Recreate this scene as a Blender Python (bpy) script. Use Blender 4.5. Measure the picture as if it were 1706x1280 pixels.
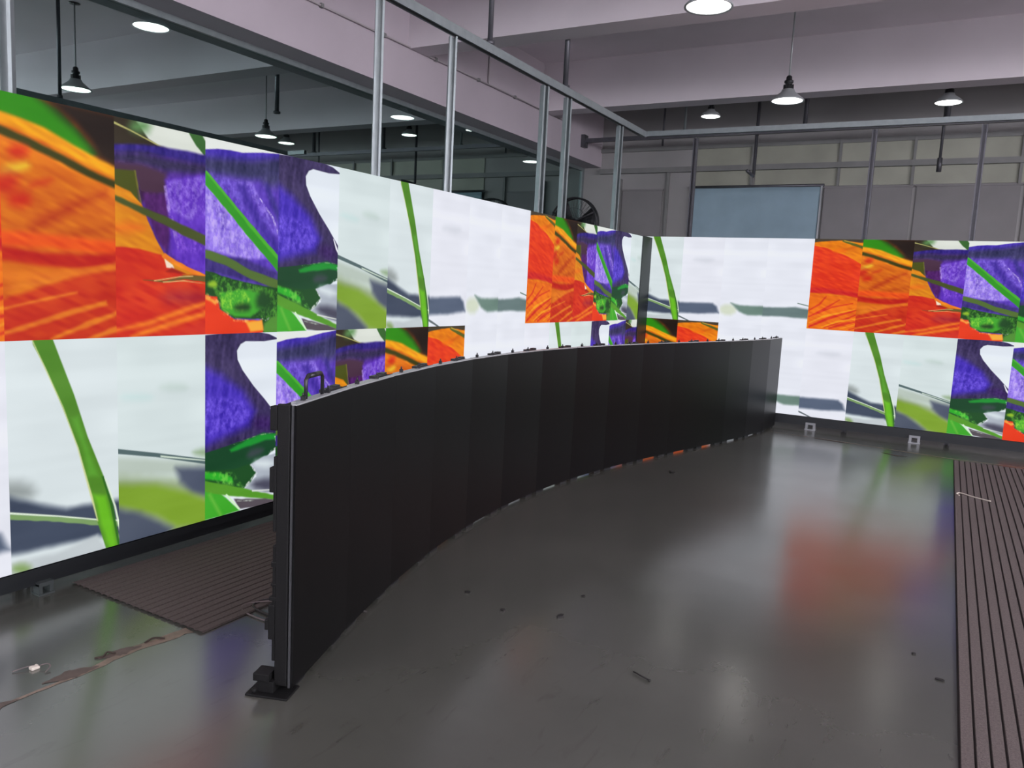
import bpy, bmesh, math, random
import numpy as np
from mathutils import Vector, Matrix
for _o in list(bpy.data.objects): bpy.data.objects.remove(_o, do_unlink=True)
scene = bpy.context.scene
COL = scene.collection
random.seed(4)

# ---------------- camera ----------------
cam_data = bpy.data.cameras.new('camera')
cam = bpy.data.objects.new('camera', cam_data); COL.objects.link(cam)
cam_data.sensor_width = 36.0
cam_data.lens = 1303.74 / 1706.0 * 36.0
RX = Vector((0.86720154, 0.49540493, 0.05035325))      # camera right
RU = Vector((-0.10527371, 0.08356228, 0.99092623))     # camera up
RF = Vector((-0.48670211, 0.86463362, -0.12461845))    # camera forward
cam.matrix_world = Matrix(((RX.x, RU.x, -RF.x, 0), (RX.y, RU.y, -RF.y, 0), (RX.z, RU.z, -RF.z, 1.5), (0, 0, 0, 1)))
cam_data.clip_start = 0.05; cam_data.clip_end = 200
scene.camera = cam
# ---------------- world, exposure ----------------
w = bpy.data.worlds.new('world'); scene.world = w; w.use_nodes = True
w.node_tree.nodes['Background'].inputs[0].default_value = (0.5, 0.55, 0.6, 1)
w.node_tree.nodes['Background'].inputs[1].default_value = 0.02
scene.view_settings.view_transform = 'Standard'; scene.view_settings.look = 'None'
scene.view_settings.exposure = 0.0; scene.view_settings.gamma = 1.0
scene.view_settings.use_curve_mapping = False
SCREEN_LEVEL = 1.0
LAMP_LEVEL = 9.0
FILL_LEVEL = 20.0  # glow strength of the added fill panels

# ---------------- helpers ----------------
def lin(c):
    return tuple(((v/255)/12.92 if v/255 <= 0.04045 else ((v/255+0.055)/1.055)**2.4) for v in c)
def tag(o, label=None, cat=None, group=None, kind=None):
    if label: o['label'] = label
    if cat: o['category'] = cat
    if group: o['group'] = group
    if kind: o['kind'] = kind
    return o
def mat(name, rgb, rough=0.6, metal=0.0, spec=0.5, bump=0, bscale=8, var=0, vscale=3, emis=None, estr=0, stretch=None):
    m = bpy.data.materials.new(name); m.use_nodes = True
    nt = m.node_tree; b = nt.nodes['Principled BSDF']
    c = (*lin(rgb), 1)
    b.inputs['Base Color'].default_value = c
    b.inputs['Roughness'].default_value = rough; b.inputs['Metallic'].default_value = metal
    b.inputs['Specular IOR Level'].default_value = spec
    if emis:
        b.inputs['Emission Color'].default_value = (*lin(emis), 1); b.inputs['Emission Strength'].default_value = estr
    if var or bump:
        tc = nt.nodes.new('ShaderNodeTexCoord'); mp = nt.nodes.new('ShaderNodeMapping')
        nt.links.new(tc.outputs['Object'], mp.inputs['Vector'])
        if stretch: mp.inputs['Scale'].default_value = stretch
    if var:
        n = nt.nodes.new('ShaderNodeTexNoise'); n.inputs['Scale'].default_value = vscale; n.inputs['Detail'].default_value = 5
        nt.links.new(mp.outputs['Vector'], n.inputs['Vector'])
        r = nt.nodes.new('ShaderNodeMapRange'); r.inputs['From Min'].default_value = 0.3; r.inputs['From Max'].default_value = 0.7
        r.inputs['To Min'].default_value = 1-var; r.inputs['To Max'].default_value = 1+var
        nt.links.new(n.outputs['Fac'], r.inputs['Value'])
        mx = nt.nodes.new('ShaderNodeMix'); mx.data_type = 'RGBA'; mx.blend_type = 'MULTIPLY'; mx.inputs['Factor'].default_value = 1
        mx.inputs[6].default_value = c; nt.links.new(r.outputs['Result'], mx.inputs[7])
        nt.links.new(mx.outputs[2], b.inputs['Base Color'])
    if bump:
        n2 = nt.nodes.new('ShaderNodeTexNoise'); n2.inputs['Scale'].default_value = bscale; n2.inputs['Detail'].default_value = 4
        nt.links.new(mp.outputs['Vector'], n2.inputs['Vector'])
        bp = nt.nodes.new('ShaderNodeBump'); bp.inputs['Strength'].default_value = bump; bp.inputs['Distance'].default_value = 0.01
        nt.links.new(n2.outputs['Fac'], bp.inputs['Height']); nt.links.new(bp.outputs['Normal'], b.inputs['Normal'])
    return m
class MB:
    """collects shapes, builds one mesh object"""
    def __init__(s): s.v = []; s.f = []; s.m = []; s.sm = []
    def add(s, vs, fs, mi=0, smooth=False):
        o = len(s.v); s.v += [tuple(p) for p in vs]
        for f in fs: s.f.append([i+o for i in f]); s.m.append(mi); s.sm.append(smooth)
        return s
    def box(s, a, b, mi=0):
        x0, y0, z0 = a; x1, y1, z1 = b
        return s.add([(x0,y0,z0),(x1,y0,z0),(x1,y1,z0),(x0,y1,z0),(x0,y0,z1),(x1,y0,z1),(x1,y1,z1),(x0,y1,z1)],
              [(3,2,1,0),(4,5,6,7),(0,1,5,4),(1,2,6,5),(2,3,7,6),(3,0,4,7)], mi)
    def tube(s, pts, r, n=8, mi=0, caps=True):
        P = [Vector(p) for p in pts]; rs = r if isinstance(r, (list, tuple)) else [r]*len(P)
        up = None; rings = []
        for i, p in enumerate(P):
            t = (P[min(i+1, len(P)-1)]-P[max(i-1, 0)]).normalized()
            if up is None:
                up = Vector((0,0,1)) if abs(t.z) < 0.9 else Vector((1,0,0))
            sd = t.cross(up).normalized(); up = sd.cross(t).normalized()
            rings.append([p+(sd*math.cos(2*math.pi*k/n)+up*math.sin(2*math.pi*k/n))*rs[i] for k in range(n)])
        vs = [q for R in rings for q in R]; fs = []
        for i in range(len(P)-1):
            for k in range(n): fs.append((i*n+k, i*n+(k+1)%n, (i+1)*n+(k+1)%n, (i+1)*n+k))
        if caps: fs.append(tuple(range(n-1,-1,-1))); fs.append(tuple((len(P)-1)*n+k for k in range(n)))
        return s.add(vs, fs, mi, True)
    def lathe(s, prof, n=32, mi=0, c=(0,0,0)):
        vs = [(c[0]+r*math.cos(2*math.pi*k/n), c[1]+r*math.sin(2*math.pi*k/n), c[2]+z) for r, z in prof for k in range(n)]
        fs = [(i*n+k, i*n+(k+1)%n, (i+1)*n+(k+1)%n, (i+1)*n+k) for i in range(len(prof)-1) for k in range(n)]
        return s.add(vs, fs, mi, True)
    def prism(s, poly, z0, z1, mi=0):
        n = len(poly); vs = [(x,y,z0) for x,y in poly]+[(x,y,z1) for x,y in poly]
        fs = [tuple(range(n-1,-1,-1)), tuple(range(n,2*n))]+[(i,(i+1)%n,n+(i+1)%n,n+i) for i in range(n)]
        return s.add(vs, fs, mi)
    def channel(s, p0, p1, w, d, t, facing, mi=0):
        """open C-section strut from p0 to p1; facing = direction of the open side"""
        p0 = Vector(p0); p1 = Vector(p1); ax = (p1-p0).normalized(); f = Vector(facing).normalized(); sd = ax.cross(f).normalized()
        prof = [(-w/2,d/2),(-w/2,-d/2),(w/2,-d/2),(w/2,d/2),(w/4,d/2),(w/4,d/2-t),(w/2-t,d/2-t),(w/2-t,-d/2+t),(-w/2+t,-d/2+t),(-w/2+t,d/2-t),(-w/4,d/2-t),(-w/4,d/2)]
        n = len(prof); vs = [p+sd*a+f*b for p in (p0, p1) for a, b in prof]
        fs = [(i,(i+1)%n,n+(i+1)%n,n+i) for i in range(n)]+[(0,1,8,9),(0,9,10,11),(1,2,7,8),(2,3,6,7),(3,4,5,6)]
        fs += [tuple(n+i for i in reversed(q)) for q in [(0,1,8,9),(0,9,10,11),(1,2,7,8),(2,3,6,7),(3,4,5,6)]]
        return s.add(vs, fs, mi)
    def build(s, name, mats, parent=None, loc=None, bevel=0):
        me = bpy.data.meshes.new(name); me.from_pydata(s.v, [], s.f)
        for m_ in (mats if isinstance(mats, (list, tuple)) else [mats]): me.materials.append(m_)
        me.polygons.foreach_set('material_index', s.m); me.polygons.foreach_set('use_smooth', s.sm)
        bm = bmesh.new(); bm.from_mesh(me); bmesh.ops.recalc_face_normals(bm, faces=bm.faces); bm.to_mesh(me); bm.free()
        me.update()
        o = bpy.data.objects.new(name, me); COL.objects.link(o)
        if loc: o.location = loc
        if parent: o.parent = parent
        if bevel:
            b = o.modifiers.new('bevel', 'BEVEL'); b.width = bevel; b.segments = 2; b.limit_method = 'ANGLE'; b.angle_limit = 0.7
        return o
def empty(name, loc=(0,0,0), rz=0, parent=None):
    o = bpy.data.objects.new(name, None); COL.objects.link(o); o.location = loc; o.rotation_euler.z = rz
    o.empty_display_size = 0.1
    if parent: o.parent = parent
    return o
def copy_tree(o, parent=None):
    c = o.copy(); COL.objects.link(c); c.parent = parent
    for ch in list(o.children): copy_tree(ch, c)
    return c
def structure(mb, name, m, **k): return tag(mb.build(name, m, **k), kind='structure')

# ---------------- materials ----------------
M_plaster = mat('plaster', (172,164,170), 0.85, var=0.06, vscale=1.2, bump=0.15, bscale=25)
M_ceiling = mat('ceiling_paint', (232,224,230), 0.8, var=0.04, vscale=1.0)
M_crossbeam = mat('cross_beam_paint', (216,208,214), 0.8, var=0.05, vscale=1.0, bump=0.12, bscale=20)
M_beam = mat('beam_paint', (182,172,180), 0.8, var=0.05, vscale=1.0, bump=0.12, bscale=20)
M_backwall = mat('back_wall_paint', (152,150,150), 0.85, var=0.08, vscale=0.9, bump=0.15, bscale=18)
M_backpanel = mat('back_wall_panel', (132,129,131), 0.8, var=0.08, vscale=1.5)
M_olive = mat('dusty_window_pane', (156,157,144), 0.5, var=0.15, vscale=1.2)
M_bandmat = mat('grey_band', (124,124,124), 0.6, var=0.1, vscale=3)
M_galv = mat('galvanized_steel', (132,140,142), 0.42, 0.45, var=0.08, vscale=14)
M_galvdark = mat('weathered_steel', (92,92,98), 0.45, 0.6, var=0.12, vscale=10)
M_pipe = mat('white_conduit_plastic', (176,168,172), 0.6)
M_black = mat('black_powder_coat', (12,12,13), 0.6, spec=0.3, bump=0.1, bscale=200)
M_darkplastic = mat('dark_plastic', (30,31,34), 0.42)
M_shade = mat('lamp_shade_grey', (168,172,174), 0.35, 0.3)
M_lens = mat('lamp_lens', (240,240,240), 0.4, emis=(255,252,246), estr=LAMP_LEVEL)
M_base = mat('dark_base_rail', (44,47,50), 0.45, 0.4)
M_foot = mat('pale_steel_bracket', (150,152,156), 0.4, 0.6)
M_rim = mat('aluminium_rim', (176,178,180), 0.4, 0.4)
M_dullrim = mat('dull_edge_strip', (74,75,78), 0.45, 0.5)
M_footdark = mat('dull_steel_bracket', (86,92,92), 0.45, 0.5)
M_ledoff = mat('unlit_led_face', (7,7,8), 0.36, spec=0.22)
M_roomshade = mat('unlit_room_shade', (30,34,36), 0.9)  # near-black colour painted in so the room behind the glass reads unlit
M_fill_right = mat('right_fill_glow', (200,205,215), 0.5, emis=(238,236,242), estr=FILL_LEVEL)  # glow of an added panel, lifts the upper hall from the right
M_fill_front = mat('front_fill_glow', (200,205,215), 0.5, emis=(236,234,240), estr=FILL_LEVEL*0.4)  # weaker glow of the added panel behind the camera
M_curtain = mat('blue_grey_cloth', (146,170,184), 0.8, var=0.08, vscale=2.5)
M_cable = mat('black_cable', (26,20,20), 0.5)
M_cableshine = mat('thin_grey_cable', (96,84,84), 0.5)
M_tape = mat('worn_tape', (116,100,88), 0.5, var=0.25, vscale=22)
M_tapegrey = mat('grey_tape_patch', (84,72,66), 0.65, var=0.22, vscale=26)
M_tapedark = mat('dark_dirt', (52,40,34), 0.8)
M_white = mat('white_plastic_strip', (205,196,184), 0.5)
M_fan = mat('fan_black_metal', (40,40,44), 0.5, 0.3)
M_debris = mat('dark_debris', (30,28,28), 0.8)

def floor_material():
    m = bpy.data.materials.new('grey_epoxy_floor'); m.use_nodes = True; nt = m.node_tree; b = nt.nodes['Principled BSDF']
    L = nt.links.new; N = nt.nodes.new
    tc = N('ShaderNodeTexCoord')
    n1 = N('ShaderNodeTexNoise'); n1.inputs['Scale'].default_value = 0.9; n1.inputs['Detail'].default_value = 7; L(tc.outputs['Object'], n1.inputs['Vector'])
    cr = N('ShaderNodeValToRGB'); cr.color_ramp.elements[0].position = 0.3; cr.color_ramp.elements[1].position = 0.75
    cr.color_ramp.elements[0].color = (*lin((68,69,64)), 1); cr.color_ramp.elements[1].color = (*lin((84,84,79)), 1)
    L(n1.outputs['Fac'], cr.inputs['Fac'])
    # scuffs: long thin scratches
    mp = N('ShaderNodeMapping'); mp.inputs['Scale'].default_value = (3.0, 0.6, 1); mp.inputs['Rotation'].default_value = (0,0,0.7); L(tc.outputs['Object'], mp.inputs['Vector'])
    n2 = N('ShaderNodeTexNoise'); n2.inputs['Scale'].default_value = 5; n2.inputs['Detail'].default_value = 8; n2.inputs['Distortion'].default_value = 1.5; L(mp.outputs['Vector'], n2.inputs['Vector'])
    cr2 = N('ShaderNodeValToRGB'); cr2.color_ramp.elements[0].position = 0.28; cr2.color_ramp.elements[1].position = 0.4
    cr2.color_ramp.elements[0].color = (0.88,0.87,0.86,1); cr2.color_ramp.elements[1].color = (1,1,1,1); L(n2.outputs['Fac'], cr2.inputs['Fac'])
    mx = N('ShaderNodeMix'); mx.data_type = 'RGBA'; mx.blend_type = 'MULTIPLY'; mx.inputs['Factor'].default_value = 1
    L(cr.outputs['Color'], mx.inputs[6]); L(cr2.outputs['Color'], mx.inputs[7]); L(mx.outputs[2], b.inputs['Base Color'])
    n3 = N('ShaderNodeTexNoise'); n3.inputs['Scale'].default_value = 2.2; n3.inputs['Detail'].default_value = 6; L(tc.outputs['Object'], n3.inputs['Vector'])
    mr = N('ShaderNodeMapRange'); mr.inputs['To Min'].default_value = 0.15; mr.inputs['To Max'].default_value = 0.26; L(n3.outputs['Fac'], mr.inputs['Value']); L(mr.outputs['Result'], b.inputs['Roughness'])
    n4 = N('ShaderNodeTexNoise'); n4.inputs['Scale'].default_value = 14; n4.inputs['Detail'].default_value = 3; L(tc.outputs['Object'], n4.inputs['Vector'])
    bp = N('ShaderNodeBump'); bp.inputs['Strength'].default_value = 0.03; bp.inputs['Distance'].default_value = 0.01; L(n4.outputs['Fac'], bp.inputs['Height']); L(bp.outputs['Normal'], b.inputs['Normal'])
    b.inputs['Specular IOR Level'].default_value = 0.5; b.inputs['IOR'].default_value = 1.95
    return m
M_floor = floor_material()

def mirror_material():
    m = bpy.data.materials.new('green_tinted_mirror_glass'); m.use_nodes = True; nt = m.node_tree
    for n in list(nt.nodes): nt.nodes.remove(n)
    out = nt.nodes.new('ShaderNodeOutputMaterial'); g = nt.nodes.new('ShaderNodeBsdfGlossy'); a = nt.nodes.new('ShaderNodeAddShader')
    g.inputs['Color'].default_value = (0.36, 0.47, 0.45, 1); g.inputs['Roughness'].default_value = 0.012
    d = nt.nodes.new('ShaderNodeBsdfTransparent'); d.inputs['Color'].default_value = (0.20, 0.24, 0.24, 1)
    nt.links.new(g.outputs[0], a.inputs[0]); nt.links.new(d.outputs[0], a.inputs[1]); nt.links.new(a.outputs[0], out.inputs[0])
    return m
M_mirror = mirror_material()

def screen_material():
    m = bpy.data.materials.new('lit_led_screen'); m.use_nodes = True; nt = m.node_tree; b = nt.nodes['Principled BSDF']
    ca = nt.nodes.new('ShaderNodeAttribute'); ca.attribute_name = 'pixels'; ca.attribute_type = 'GEOMETRY'
    b.inputs['Base Color'].default_value = (0.008,0.008,0.008,1); b.inputs['Roughness'].default_value = 0.6
    b.inputs['Specular IOR Level'].default_value = 0.06
    nt.links.new(ca.outputs['Color'], b.inputs['Emission Color']); b.inputs['Emission Strength'].default_value = SCREEN_LEVEL
    return m
M_screen = screen_material()
CONTENT = {
 0: ((240, 135, 15), [
  ((235,62,28),(-0.01,0.15,0.29,0.2,0.45,0.28,0.64,0.34,0.81,0.42,1.01,0.54,1.07,0.69,1.17,0.82,1.02,0.92,1.11,1.15,0.47,1.14,-0.03,1.16),0.01,0),
  ((72,66,64),(-0.03,-0.07,1.07,-0.04,1.08,0.08,0.94,0.07,0.68,0.04,0.61,0.03,0.33,0.04,-0.02,0.08),0.01,0),
  ((225,110,15),(0.55,0.29,0.76,0.21,1.02,0.11,1.0,0.07,0.74,0.17,0.53,0.26),0.03,0),
  ((250,160,20),(0.65,0.07,0.83,0.1,1.08,0.14,1.08,0.1,0.83,0.07,0.65,0.04),0.01,0),
  ((95,105,45),(0.57,0.05,0.79,0.13,1.09,0.23,1.1,0.18,0.8,0.08,0.58,0.01),0.01,0),
  ((200,170,80),(0.61,0.04,0.83,0.09,0.83,0.08,0.61,0.02),0.006,0),
  ((250,120,15),(0.68,0.25,0.66,0.28,0.59,0.29,0.5,0.3,0.42,0.28,0.39,0.26,0.42,0.23,0.49,0.22,0.58,0.21,0.65,0.23),0.05,0),
  ((215,40,45),(-0.03,1.2,0.38,1.2,0.75,1.23,1.15,1.29,1.16,1.17,0.76,1.12,0.38,1.08,-0.04,1.08),0.03,0),
  ((243,118,22),(-0.03,1.22,0.48,1.24,1.16,1.29,1.07,1.42,1.05,1.99,0.05,2.0),0.02,0),
  ((222,55,38),(0.01,1.61,0.24,1.47,0.36,1.27,0.35,1.26,0.21,1.43,0.0,1.59),0.015,0),
  ((222,55,38),(0.03,1.75,0.34,1.58,0.65,1.33,0.63,1.32,0.31,1.54,0.01,1.73),0.015,0),
  ((222,55,38),(0.17,1.68,0.51,1.51,0.92,1.4,0.92,1.38,0.5,1.48,0.16,1.66),0.015,0),
  ((222,55,38),(0.05,1.98,0.45,1.78,1.05,1.53,1.04,1.51,0.43,1.72,0.03,1.95),0.015,0),
  ((222,55,38),(0.37,1.97,0.7,1.83,1.04,1.63,1.03,1.61,0.68,1.78,0.36,1.95),0.015,0),
  ((222,55,38),(0.47,1.99,0.79,1.88,1.05,1.79,1.05,1.77,0.77,1.82,0.46,1.96),0.015,0),
  ((222,55,38),(0.89,1.98,1.06,1.92,1.06,1.9,0.88,1.96),0.015,0),
  ((252,160,35),(0.04,1.89,0.35,1.73,0.97,1.53,0.97,1.51,0.33,1.69,0.03,1.87),0.012,0),
  ((252,160,35),(0.31,1.97,0.64,1.83,1.03,1.73,1.02,1.71,0.62,1.79,0.3,1.95),0.012,0),
  ((252,160,35),(0.7,1.97,1.06,1.85,1.05,1.83,0.7,1.96),0.012,0),
 ]),
 1: ((222, 112, 18), [
  ((50,150,18),(-0.07,-0.03,0.28,-0.02,0.48,0.04,0.66,0.18,0.86,0.36,0.77,0.4,0.56,0.32,0.37,0.24,0.17,0.19,-0.07,0.16),0.03,0),
  ((34,22,18),(0.3,-0.05,1.13,-0.04,1.12,0.52,0.84,0.41,0.77,0.3,0.64,0.17,0.43,0.04),0.09,0),
  ((250,170,22),(-0.09,0.23,0.16,0.28,0.32,0.32,0.54,0.4,0.76,0.48,1.1,0.58,1.15,0.49,0.81,0.39,0.59,0.31,0.36,0.22,0.19,0.19,-0.06,0.15),0.025,0),
  ((238,130,25),(-0.1,0.42,0.23,0.49,0.67,0.61,1.05,0.73,1.1,0.62,0.71,0.51,0.27,0.39,-0.06,0.32),0.06,0),
  ((58,62,12),(-0.09,0.31,0.21,0.39,0.49,0.48,0.73,0.57,1.1,0.67,1.14,0.61,0.76,0.51,0.52,0.42,0.23,0.33,-0.07,0.25),0.02,0),
  ((222,55,20),(0.23,0.44,0.21,0.47,0.17,0.49,0.13,0.5,0.09,0.49,0.07,0.46,0.09,0.43,0.13,0.41,0.18,0.4,0.22,0.41),0.06,0),
  ((235,195,60),(0.24,0.55,0.22,0.58,0.16,0.61,0.09,0.65,0.03,0.66,-0.0,0.64,0.02,0.61,0.07,0.57,0.14,0.55,0.21,0.53),0.05,0),
  ((205,38,20),(0.14,0.71,0.12,0.76,0.08,0.79,0.02,0.8,-0.03,0.78,-0.05,0.73,-0.03,0.68,0.02,0.65,0.08,0.64,0.13,0.66),0.08,0),
  ((215,45,15),(0.23,0.83,0.22,0.86,0.17,0.89,0.12,0.89,0.08,0.88,0.07,0.85,0.09,0.81,0.13,0.79,0.18,0.78,0.22,0.8),0.07,0),
  ((210,60,20),(0.43,0.64,0.41,0.66,0.37,0.69,0.3,0.71,0.25,0.73,0.23,0.72,0.25,0.7,0.29,0.67,0.35,0.65,0.41,0.63),0.05,0),
  ((196,70,16),(0.25,1.1,0.52,0.94,0.7,0.82,0.92,0.71,0.91,0.68,0.67,0.77,0.48,0.87,0.22,1.03),0.06,0),
  ((205,90,14),(0.41,1.19,0.72,1.09,1.0,1.02,0.98,0.94,0.71,1.02,0.4,1.12),0.06,0),
  ((242,88,22),(-0.11,1.22,0.4,1.22,1.11,1.25,1.12,1.12,0.41,1.1,-0.1,1.1),0.04,0),
  ((198,32,22),(-0.12,1.32,0.31,1.37,0.67,1.38,1.16,1.33,1.15,1.21,0.68,1.26,0.32,1.26,-0.1,1.22),0.035,0),
  ((232,120,32),(-0.12,1.5,0.4,1.5,0.78,1.43,1.16,1.34,1.15,1.28,0.76,1.36,0.4,1.42,-0.11,1.41),0.03,0),
  ((205,50,22),(-0.12,1.7,0.31,1.55,0.67,1.44,1.16,1.35,1.15,2.13,-0.13,2.07),0.03,0),
  ((230,122,34),(-0.09,1.59,0.23,1.55,0.49,1.48,0.48,1.45,0.22,1.51,-0.09,1.58),0.02,0),
  ((230,122,34),(-0.13,1.98,0.17,1.91,0.58,1.79,0.91,1.7,0.9,1.66,0.57,1.74,0.16,1.87,-0.13,1.96),0.02,0),
  ((230,122,34),(0.39,2.01,0.73,1.9,1.11,1.76,1.1,1.73,0.71,1.85,0.38,1.99),0.02,0),
  ((230,122,34),(0.72,2.03,1.12,1.92,1.09,1.86,0.71,2.0),0.02,0),
  ((230,122,34),(-0.12,1.77,0.22,1.69,0.63,1.6,0.63,1.58,0.22,1.67,-0.12,1.76),0.02,0),
 ]),
 2: ((78, 40, 150), [
  ((50,42,28),(-0.04,-0.01,0.22,-0.02,0.43,0.07,0.58,0.19,0.54,0.25,-0.05,0.31),0.02,0),
  ((226,236,222),(0.2,-0.03,1.08,-0.09,1.08,0.15,0.99,0.21,0.93,0.22,0.74,0.21,0.54,0.21,0.35,0.14),0.012,0),
  ((95,150,85),(0.36,0.02,0.34,0.06,0.29,0.09,0.23,0.1,0.18,0.09,0.16,0.06,0.18,0.02,0.23,-0.01,0.29,-0.02,0.34,-0.01),0.08,0),
  ((190,190,115),(-0.03,0.06,0.16,0.1,0.44,0.18,0.56,0.2,0.56,0.19,0.45,0.17,0.17,0.09,-0.02,0.04),0.006,0),
  ((58,108,48),(0.79,-0.01,0.96,-0.01,1.01,0.06,1.0,0.2,0.89,0.11),0.01,0),
  ((50,34,132),(-0.05,0.32,0.34,0.27,0.63,0.27,1.07,0.28,1.1,0.18,0.65,0.18,0.35,0.19,-0.04,0.25),0.02,0),
  ((46,38,78),(-0.05,0.41,0.25,0.39,0.53,0.41,1.08,0.36,1.09,0.27,0.55,0.29,0.27,0.27,-0.04,0.33),0.05,0),
  ((72,45,66),(-0.05,0.4,0.27,0.38,0.54,0.42,0.54,0.62,0.27,0.72,0.2,0.47,-0.05,0.51),0.04,0),
  ((72,80,16),(-0.05,0.47,0.21,0.45,0.25,0.74,0.16,0.72,-0.05,0.62),0.015,0),
  ((120,120,40),(0.2,0.45,0.23,0.61,0.26,0.74,0.27,0.74,0.24,0.61,0.21,0.45),0.01,0),
  ((76,24,100),(0.27,0.64,0.54,0.62,0.6,0.96,0.54,1.19,0.44,1.06,0.33,0.83),0.03,0),
  ((96,50,192),(0.53,0.49,1.09,0.35,1.09,1.43,0.78,1.32,0.6,1.2),0.03,0),
  ((150,120,228),(0.54,0.5,1.0,0.39,1.04,0.76,0.81,0.85,0.58,0.77),0.03,1),
  ((140,90,225),(0.58,0.94,0.78,0.94,1.04,1.05,1.04,1.16,0.7,1.18),0.03,1),
  ((180,155,235),(0.51,0.55,0.54,0.74,0.6,0.95,0.67,1.17,0.71,1.16,0.64,0.93,0.58,0.73,0.54,0.54),0.01,1),
  ((226,140,16),(-0.05,0.58,0.16,0.65,0.27,0.75,0.34,0.9,0.42,1.06,0.52,1.21,0.64,1.27,0.85,1.35,1.11,1.44,1.11,2.07,-0.07,2.03),0.01,0),
  ((235,110,20),(0.29,0.97,0.26,0.99,0.17,1.01,0.07,1.02,-0.01,1.02,-0.04,1.0,-0.01,0.97,0.07,0.95,0.17,0.94,0.26,0.95),0.07,0),
  ((212,46,22),(-0.06,1.16,0.25,1.17,0.48,1.21,0.54,1.31,0.74,1.4,1.11,1.48,1.11,2.07,-0.07,2.03),0.012,0),
  ((245,135,32),(0.49,1.23,0.63,1.3,0.84,1.38,1.1,1.46,1.12,1.42,0.86,1.34,0.65,1.26,0.52,1.19),0.008,0),
  ((250,232,205),(0.52,1.25,0.61,1.3,0.63,1.34,0.54,1.33),0.008,0),
  ((160,30,20),(0.6,1.33,0.78,1.39,1.0,1.41,0.85,1.4,0.54,1.37),0.015,0),
  ((72,85,35),(-0.05,0.68,0.25,0.77,0.54,0.84,0.78,0.92,1.11,1.02,1.11,1.12,0.78,1.02,0.54,0.93,0.25,0.83,-0.05,0.73),0.014,0),
  ((105,92,38),(0.28,1.46,0.54,1.46,0.74,1.4,1.11,1.4,1.11,1.47,0.91,1.45,0.74,1.44,0.5,1.48),0.008,0),
  ((225,190,120),(0.4,1.47,0.7,1.42,0.85,1.41,0.85,1.4,0.7,1.41,0.4,1.46),0.004,0),
  ((225,190,120),(0.5,1.48,0.74,1.46,1.04,1.48,1.04,1.48,0.74,1.45,0.5,1.47),0.004,0),
  ((175,40,45),(1.09,1.62,1.03,1.66,0.88,1.69,0.69,1.69,0.55,1.67,0.49,1.62,0.55,1.58,0.69,1.55,0.88,1.55,1.03,1.57),0.1,0),
  ((240,122,30),(-0.07,1.96,0.34,1.9,0.71,1.79,1.1,1.67,1.08,1.64,0.69,1.74,0.33,1.85,-0.07,1.94),0.03,0),
  ((240,122,30),(0.15,2.02,0.54,1.93,1.12,1.78,1.1,1.74,0.52,1.87,0.14,1.99),0.03,0),
  ((212,48,30),(0.53,2.03,0.78,1.91,1.11,1.82,1.11,2.05),0.02,0),
 ]),
 3: ((88, 58, 180), [
  ((228,232,228),(-0.04,-0.07,1.09,-0.1,1.09,0.01,0.97,0.01,0.76,0.03,0.47,0.08,0.33,0.08,0.16,0.09,-0.04,0.13),0.006,0),
  ((66,46,172),(-0.04,0.13,0.33,0.08,0.47,0.08,1.09,-0.01,1.09,0.04,0.48,0.17,-0.03,0.23),0.01,0),
  ((50,50,92),(-0.05,0.35,0.25,0.35,0.64,0.34,1.12,0.21,1.07,0.03,0.62,0.14,0.28,0.17,-0.02,0.2),0.07,0),
  ((62,60,105),(1.07,0.26,1.04,0.32,0.96,0.37,0.86,0.39,0.78,0.36,0.74,0.3,0.77,0.24,0.85,0.19,0.95,0.17,1.04,0.2),0.09,0),
  ((140,112,226),(-0.03,0.43,0.2,0.52,0.59,0.85,0.83,1.18,0.49,1.2,-0.03,1.12),0.03,0),
  ((190,170,245),(-0.01,0.49,0.21,0.56,0.59,0.89,0.78,1.17,0.49,1.19,0.01,1.12),0.03,1),
  ((92,60,190),(0.08,0.6,0.21,0.62,0.33,0.94,0.19,0.95),0.04,1),
  ((120,96,215),(0.08,0.35,0.37,0.37,0.59,0.38,0.86,0.69,1.04,0.96,0.92,0.89,0.7,0.84,0.37,0.62,0.12,0.42),0.03,1),
  ((150,125,230),(0.39,0.37,0.61,0.37,0.99,0.85,0.87,0.76,0.59,0.51),0.03,1),
  ((66,44,156),(0.42,0.43,0.54,0.66,0.77,0.93,1.02,1.16,1.1,1.11,0.87,0.87,0.64,0.6,0.5,0.39),0.05,0),
  ((60,48,140),(0.79,0.37,0.89,0.59,1.06,0.85,1.11,0.84,0.98,0.56,0.83,0.35),0.04,0),
  ((215,205,245),(0.72,0.53,0.9,0.72,1.0,0.91,1.02,0.9,0.93,0.71,0.73,0.52),0.006,1),
  ((60,46,122),(-0.03,1.21,0.49,1.19,1.12,1.35,1.12,1.52,0.6,1.44,-0.03,1.34),0.03,0),
  ((82,110,48),(-0.03,1.12,0.27,1.18,0.6,1.31,1.12,1.44,1.12,1.55,0.6,1.41,0.27,1.28,-0.03,1.21),0.012,0),
  ((28,72,30),(-0.03,1.34,0.09,1.35,0.21,1.39,0.49,1.44,1.12,1.52,1.13,2.04,0.79,2.02,0.77,1.85,0.38,1.84,0.19,1.74,0.15,1.62,-0.03,1.59),0.01,0),
  ((90,170,50),(0.01,1.36,0.17,1.39,0.49,1.44,1.02,1.54,1.03,1.87,0.72,1.84,0.21,1.72),0.02,1),
  ((150,190,45),(0.15,1.48,0.14,1.5,0.11,1.51,0.07,1.51,0.04,1.5,0.03,1.48,0.04,1.46,0.07,1.45,0.11,1.44,0.14,1.46),0.03,0),
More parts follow.
